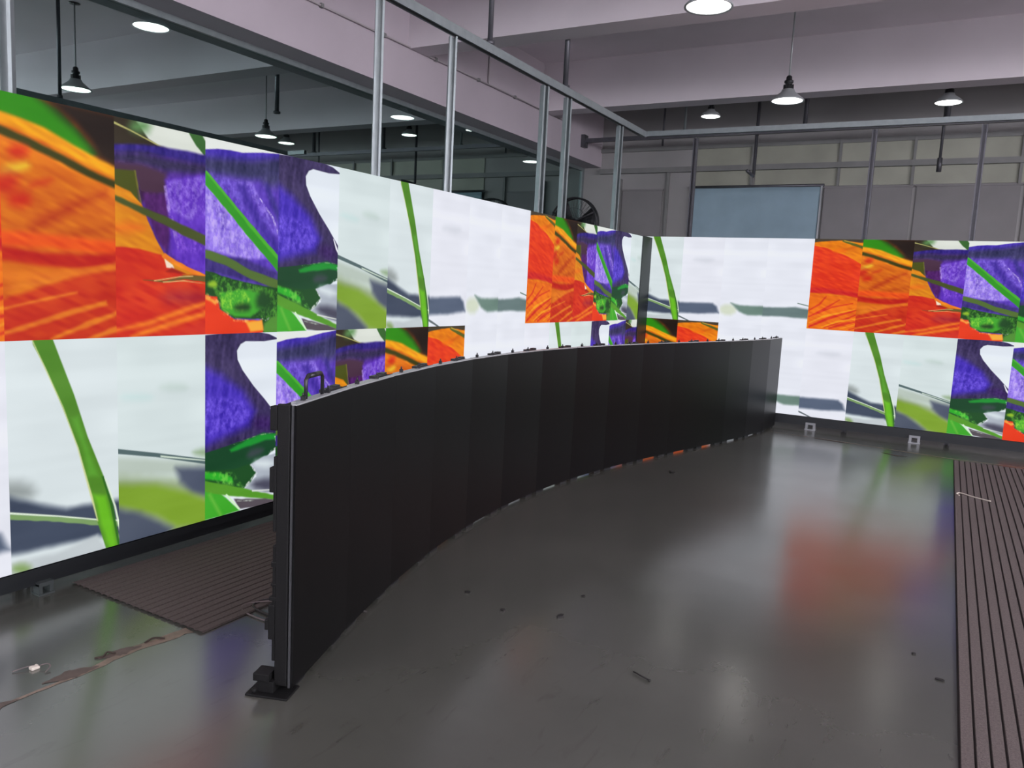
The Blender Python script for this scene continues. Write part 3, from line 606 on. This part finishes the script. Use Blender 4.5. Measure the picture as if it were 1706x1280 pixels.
# ---------------- the curved, unlit screen ----------------
cs = empty('curved_screen', (-1.96, 1.95, 0))
tag(cs, 'low curved black unlit LED screen standing across the middle of the floor', 'LED screen')
CO = (-0.001, 0.025, -0.085, -0.291, -1.218)
def cx(y): return ((((CO[0]*y+CO[1])*y+CO[2])*y+CO[3])*y+CO[4])
CO = (-0.00144195, 0.0252235, -0.08486394, -0.29105961, -1.2180969)
pts_ = [(cx(1.955), 1.955)]
while pts_[-1][1] < 9.40 and len(pts_) < 17:
    x0, y0 = pts_[-1]; y = y0+0.3
    for _ in range(40):
        d = math.hypot(cx(y)-x0, y-y0); y += (PW-d)*0.9
    pts_.append((cx(y), y))
ZT = 1.052
def panel_proto():
    p = MB().box((0.0002,0,0.022),(PW-0.0002,0.018,ZT)).build('screen_panel', M_ledoff)
    b = MB().box((0.004,0.018,0.026),(0.05,0.072,ZT-0.004)).box((PW-0.05,0.018,0.026),(PW-0.004,0.072,ZT-0.004))
    b.box((0.05,0.018,ZT-0.06),(PW-0.05,0.066,ZT-0.004)).box((0.05,0.018,0.026),(PW-0.05,0.066,0.08)).box((0.05,0.018,0.50),(PW-0.05,0.06,0.56))
    b.box((0.14,0.018,0.56),(PW-0.14,0.085,0.80)).box((0.05,0.018,0.08),(PW-0.05,0.03,ZT-0.06))
    b.build('back_frame', M_black, parent=p)
    MB().box((0.002,0.001,ZT),(PW-0.002,0.022,ZT+0.006)).box((0.06,0.022,ZT-0.004),(PW-0.2,0.05,ZT+0.003)).build('top_rim', M_rim, parent=p)
    for x in (0.09, 0.31):
        MB().box((x-0.007,0.012,ZT),(x+0.007,0.026,ZT+0.022)).tube([(x,0.019,ZT+0.02),(x,0.019,ZT+0.033)], 0.004, 6).build('locating_pin', M_darkplastic, parent=p)
    MB().box((0.33,0.03,ZT),(0.46,0.065,ZT+0.012)).box((0.42,0.036,ZT+0.012),(0.47,0.06,ZT+0.018)).build('latch', M_darkplastic, parent=p)
    for fx in (0.03, PW-0.13): MB().box((0,0.012,0.0),(0.10,0.06,0.022)).build('leveling_foot', M_darkplastic, parent=p, loc=(fx,0,0))
    return p
proto = panel_proto()
for i in range(len(pts_)-1):
    (x0, y0), (x1, y1) = pts_[i], pts_[i+1]
    p = proto if i == 0 else copy_tree(proto, None)
    p.parent = cs; p.location = (x0+1.96, y0-1.95, 0); p.rotation_euler.z = math.atan2(y1-y0, x1-x0)
# fittings seen on the near end
E0 = proto
e = MB().box((-0.005,0.009,0.022),(0.0,0.0165,ZT)); e.build('end_strip', M_dullrim, parent=E0)
e = MB().box((-0.012,0.020,0.03),(0.004,0.066,ZT+0.004)).box((-0.014,0.066,ZT-0.09),(0.02,0.092,ZT-0.005)).box((-0.012,0.066,0.60),(0.02,0.078,0.87))
e.box((-0.010,0.066,0.74),(0.03,0.094,0.83)).box((-0.010,0.066,0.12),(0.03,0.078,0.55)).box((-0.012,0.066,0.20),(0.03,0.092,0.33)).box((-0.014,0.09,0.235),(0.02,0.104,0.275)).box((-0.012,0.06,0.345),(0.02,0.09,0.36))
e.box((-0.012,0.062,0.40),(0.02,0.084,0.41)).box((-0.012,0.062,0.47),(0.02,0.083,0.49))
e.build('end_bracket', M_black, parent=E0, bevel=0.003)
# lifting handle of the first cabinet
hp = [(0.135,0.03,ZT),(0.135,0.03,ZT+0.072),(0.15,0.03,ZT+0.086),(0.265,0.03,ZT+0.086),(0.28,0.03,ZT+0.072),(0.28,0.03,ZT)]
MB().tube(hp, 0.0075, 8).tube([(0.16,0.03,ZT+0.086),(0.255,0.03,ZT+0.086)], 0.010, 8).build('lift_handle', M_darkplastic, parent=E0)
fp = MB().box((-0.055,-0.005,0.0),(0.05,0.155,0.008)).box((-0.03,0.06,0.008),(0.03,0.12,0.05)).box((-0.036,0.075,0.05),(0.03,0.135,0.078))
fp.tube([(-0.035,0.13,0.008),(-0.035,0.13,0.02)], 0.01, 6)
fp.build('foot_plate', M_black, parent=E0, bevel=0.002)

# ---------------- standing fan ----------------
FC = (-5.83, 12.3, 2.60)
fan = empty('standing_fan', (FC[0], FC[1]+0.1, 0))
zc = FC[2]; Rf = 0.42
g = MB()
for yy, rr in ((-0.22,1.0),(-0.12,1.0)):
    g.tube([(Rf*rr*math.cos(a), yy, zc+Rf*rr*math.sin(a)) for a in [2*math.pi*k/48 for k in range(49)]], 0.017, 6, caps=False)
for yy in (-0.235,):
    for rr in (0.3,0.6): g.tube([(Rf*rr*math.cos(a), yy-0.01, zc+Rf*rr*math.sin(a)) for a in [2*math.pi*k/40 for k in range(41)]], 0.003, 4, caps=False)
for k in range(40):
    a = 2*math.pi*k/40; g.tube([(0.07*math.cos(a),-0.25,zc+0.07*math.sin(a)),(Rf*math.cos(a),-0.22,zc+Rf*math.sin(a))], 0.0022, 4)
for k in range(28):
    a = 2*math.pi*k/28; g.tube([(0.09*math.cos(a),-0.07,zc+0.09*math.sin(a)),(Rf*math.cos(a),-0.12,zc+Rf*math.sin(a))], 0.0028, 4)
g.tube([(Rf*math.cos(0.45),-0.245,zc+Rf*math.sin(0.45)),(0,-0.26,zc),(Rf*math.cos(2.7),-0.245,zc+Rf*math.sin(2.7))], 0.02, 6)
g.build('wire_guard', M_fan, parent=fan)
for k in range(3):
    a0 = 2*math.pi*k/3+0.3; vs = []; 
    for j in range(5):
        r = 0.06+0.33*j/4; hw = 0.50-0.04*j/4
        for q in (-1, 0, 1):
            a = a0+q*hw; vs.append((r*math.cos(a), -0.17+0.035*q, zc+r*math.sin(a)))
    fs = [(j*3+q, j*3+q+1, j*3+q+4, j*3+q+3) for j in range(4) for q in range(2)]
    b_ = MB().add(vs, fs, 0, True).build('fan_blade', M_fan, parent=fan); sm = b_.modifiers.new('t', 'SOLIDIFY'); sm.thickness = 0.004
MB().tube([(0,-0.255,zc),(0,-0.2,zc),(0,-0.12,zc),(0,0.05,zc),(0,0.12,zc)], [0.07,0.08,0.075,0.085,0.06], 16).build('motor', M_fan, parent=fan)
MB().tube([(0,0.02,0.06),(0,0.02,zc-0.06)], 0.025, 10).build('pole', M_fan, parent=fan)
MB().lathe([(0,0),(0.26,0),(0.26,0.03),(0.06,0.07),(0,0.07)], 28, c=(0,0.02,0)).build('round_base', M_fan, parent=fan)
tag(fan, 'black round wire-guard standing fan near the back corner, behind the video wall', 'fan')

# ---------------- ribbed mats ----------------
def ribbed_mat(name, label, x0, x1, y0, y1, pitch, c1, c2, skew=0.0):
    ma = mat(name+'_pile', c1, 0.95, bump=0.7, bscale=260, var=0.22, vscale=120); mb_ = mat(name+'_groove', c2, 1.0)  # groove colour darkened, since shallow ribs cast little shade of their own
    o = MB(); n = int(round((x1-x0)/pitch)); prof = []
    for i in range(n):
        a = i*pitch; prof += [(a,0.002,1),(a+0.006,0.002,1),(a+0.008,0.008,0),(a+pitch-0.002,0.008,0)]
    prof.append((n*pitch,0.0,0))
    vs = []; ny = 26
    for j in range(ny+1):
        yy = (y1-y0)*j/ny
        for (a, z, _) in prof: vs.append((a+skew*yy/(y1-y0), yy, z+(0.0006*math.sin(j*2.1+a*9) if z > 0.005 else 0)))
    k = len(prof); o.v = vs
    for j in range(ny):
        for i in range(k-1):
            o.f.append([j*k+i, j*k+i+1, (j+1)*k+i+1, (j+1)*k+i]); o.m.append(1 if (prof[i][1] < 0.005 and prof[i+1][1] < 0.005) else 0); o.sm.append(False)
    ob = o.build(name, [ma, mb_], loc=(x0, y0, 0.002))
    return tag(ob, label, 'mat')
ribbed_mat('ribbed_mat', 'dark brown-grey ribbed mat in front of the left video wall, behind the curved screen', -3.5, -2.575, 2.085, 9.3, 0.0455, (86,76,73), (16,12,12))
ribbed_mat('ribbed_mat', 'brown-grey ribbed runner along the right edge of the photo', 0.185, 2.2, -0.5, 8.81, 0.047, (94,84,82), (30,24,24), -0.088)

# ---------------- small things on the floor ----------------
def wavy(pts, r, n=8):
    P = [Vector(p) for p in pts]; out = []
    for i in range(len(P)-1):
        a = P[max(i-1,0)]; b = P[i]; c = P[i+1]; d = P[min(i+2,len(P)-1)]
        for k in range(6):
            t = k/6; out.append(0.5*((2*b)+(c-a)*t+(2*a-5*b+4*c-d)*t*t+(3*b-a-3*c+d)*t**3))
    out.append(P[-1]); return MB().tube(out, r, n)
o = wavy([(-2.16,2.62,0.02),(-2.46,2.56,0.014),(-2.62,2.47,0.012),(-2.625,2.39,0.008),(-2.5,2.365,0.008),(-2.28,2.37,0.02),(-2.1,2.36,0.02)], 0.006).build('looped_cable', M_cable)
tag(o, 'black cable looping out from behind the near end of the curved screen', 'cable')
o = wavy([(-2.18,2.58,0.02),(-2.48,2.50,0.03),(-2.66,2.40,0.010),(-2.62,2.33,0.006),(-2.42,2.32,0.006),(-2.2,2.33,0.015)], 0.0035).build('looped_cable', M_cableshine)
tag(o, 'thinner grey cable loop lying just outside the black cable loop', 'cable')
wr = empty('wire_scrap', (-2.84,1.53,0))
wavy([(-0.035,-0.045,0.004),(-0.02,-0.01,0.01),(-0.005,0.02,0.012)], 0.002).build('wire_end', M_cableshine, parent=wr)
MB().box((-0.012,0.0,0.0),(0.012,0.03,0.012)).build('plug', M_white, parent=wr, bevel=0.003)
wavy([(0.008,0.025,0.01),(0.03,0.045,0.018),(0.05,0.045,0.014),(0.062,0.02,0.004)], 0.0022).build('wire_end', M_cableshine, parent=wr)
tag(wr, 'scrap of grey wire with a white plug on the bare floor at the lower left', 'wire')
hs = wavy([(0.365,7.08,0.014),(0.25,7.14,0.015),(0.18,7.20,0.016),(0.15,7.22,0.016),(0.13,7.17,0.014),(0.15,7.13,0.012)], 0.005).build('cable_tie', M_white)
tag(hs, 'pale hooked cable tie lying across the ribbed runner', 'cable tie')
def blob(name, x, y, sx, sy, h, m, label, cat, rz=0.0, seed=0, group=None):
    r = random.Random(seed); n = 9; poly = [(sx*(0.7+0.5*r.random())*math.cos(2*math.pi*k/n), sy*(0.7+0.5*r.random())*math.sin(2*math.pi*k/n)) for k in range(n)]
    o = MB().prism(poly, 0, h, 0).build(name, m, loc=(x, y, 0.0005)); o.rotation_euler.z = rz
    return tag(o, label, cat, group)
for i, (x, y, sx, sy, h, lb) in enumerate([
    (-1.941,3.118,0.016,0.010,0.006,'dark floor chip nearest the curved screen'),
    (-1.695,3.035,0.012,0.010,0.008,'dark floor chip with a pale edge, second from the curved screen'),
    (-1.446,3.136,0.020,0.012,0.008,'blackest floor chip, in the middle of the empty floor'),
    (-1.461,3.42,0.014,0.009,0.004,'small dark chip just behind the blackest floor chip'),
    (-1.965,6.327,0.050,0.018,0.010,'dark scrap lying in front of the middle of the curved screen'),
    (0.085,3.504,0.020,0.010,0.006,'dark crumb beside the runner at the lower right'),
    (-0.018,3.709,0.010,0.008,0.005,'tiny dark crumb a little left of the runner edge')]):
    blob('floor_chip', x, y, sx, sy, h, M_debris, lb, 'debris', 0.6*i, i+3, 'loose chips on the floor')
sc = MB().tube([(0,0,0.005),(0.075,-0.03,0.005)], 0.0028, 6).tube([(0.075,-0.03,0.005),(0.08,-0.032,0.005)], 0.006, 8).build('loose_screw', M_debris, loc=(-0.973,2.827,0.002))
tag(sc, 'thin dark screw lying alone on the floor near the camera', 'screw')
# worn tape along the floor joint
def strip(name, pts, widths, m, z, parent=None, seed=1):
    r = random.Random(seed); P = [Vector((x,y,0)) for x,y in pts]; fine = []
    for i in range(len(P)-1):
        for k in range(7):
            t = k/7; fine.append((P[i].lerp(P[i+1], t), widths[i]*(1-t)+widths[i+1]*t))
    fine.append((P[-1], widths[-1])); vs = []; n = len(fine)
    for i, (p, w_) in enumerate(fine):
        t = (fine[min(i+1,n-1)][0]-fine[max(i-1,0)][0]).normalized(); s_ = Vector((-t.y,t.x,0))
        vs += [tuple(p+s_*w_*(0.35+0.3*r.random())+Vector((0,0,z))), tuple(p-s_*w_*(0.35+0.3*r.random())+Vector((0,0,z)))]
    return MB().add(vs, [(2*i,2*i+1,2*i+3,2*i+2) for i in range(n-1)]).build(name, m, parent=parent)
tp = empty('floor_tape', (0,0,0.0005))
strip('tape_run', [(-2.69,1.0),(-2.68,1.35),(-2.67,1.6),(-2.69,1.85),(-2.66,2.08)], [0.01,0.012,0.02,0.045,0.05], M_tape, 0.0006, tp, 3)
strip('torn_patch', [(-2.70,1.17),(-2.685,1.30),(-2.675,1.40)], [0.02,0.06,0.006], M_tapegrey, 0.0012, tp, 5)
strip('torn_patch', [(-2.712,1.50),(-2.695,1.60),(-2.672,1.69)], [0.006,0.07,0.006], M_tapegrey, 0.0012, tp, 6)
strip('torn_patch', [(-2.725,1.72),(-2.71,1.80),(-2.69,1.88)], [0.01,0.06,0.01], M_tapegrey, 0.0012, tp, 7)
wavy([(-2.74,1.715,0.002),(-2.725,1.74,0.004),(-2.735,1.765,0.008),(-2.71,1.78,0.003)], 0.004, 5).build('curled_edge', M_tapedark, parent=tp)
wavy([(-2.70,1.90,0.002),(-2.70,1.94,0.008),(-2.67,1.97,0.003)], 0.004, 5).build('curled_edge', M_tapedark, parent=tp)
tag(tp, 'worn brown tape strip with torn grey patches, ending at the left mat corner', 'tape')
t2 = empty('floor_tape', (0,0,0.0005))
strip('tape_run', [(-1.72,9.12),(-1.1,9.08),(-0.5,8.98),(0.1,8.90),(1.2,8.95)], [0.010,0.016,0.022,0.03,0.02], M_tape, 0.0006, t2, 9)
strip('torn_patch', [(-1.25,9.06),(-1.0,9.03),(-0.85,9.02)], [0.006,0.05,0.004], M_tapedark, 0.0012, t2, 11)
strip('torn_patch', [(-0.55,8.72),(-0.40,8.66),(-0.30,8.68)], [0.006,0.05,0.004], M_tapedark, 0.0012, t2, 12)
tag(t2, 'dirty worn tape line on the floor in front of the right video wall', 'tape')
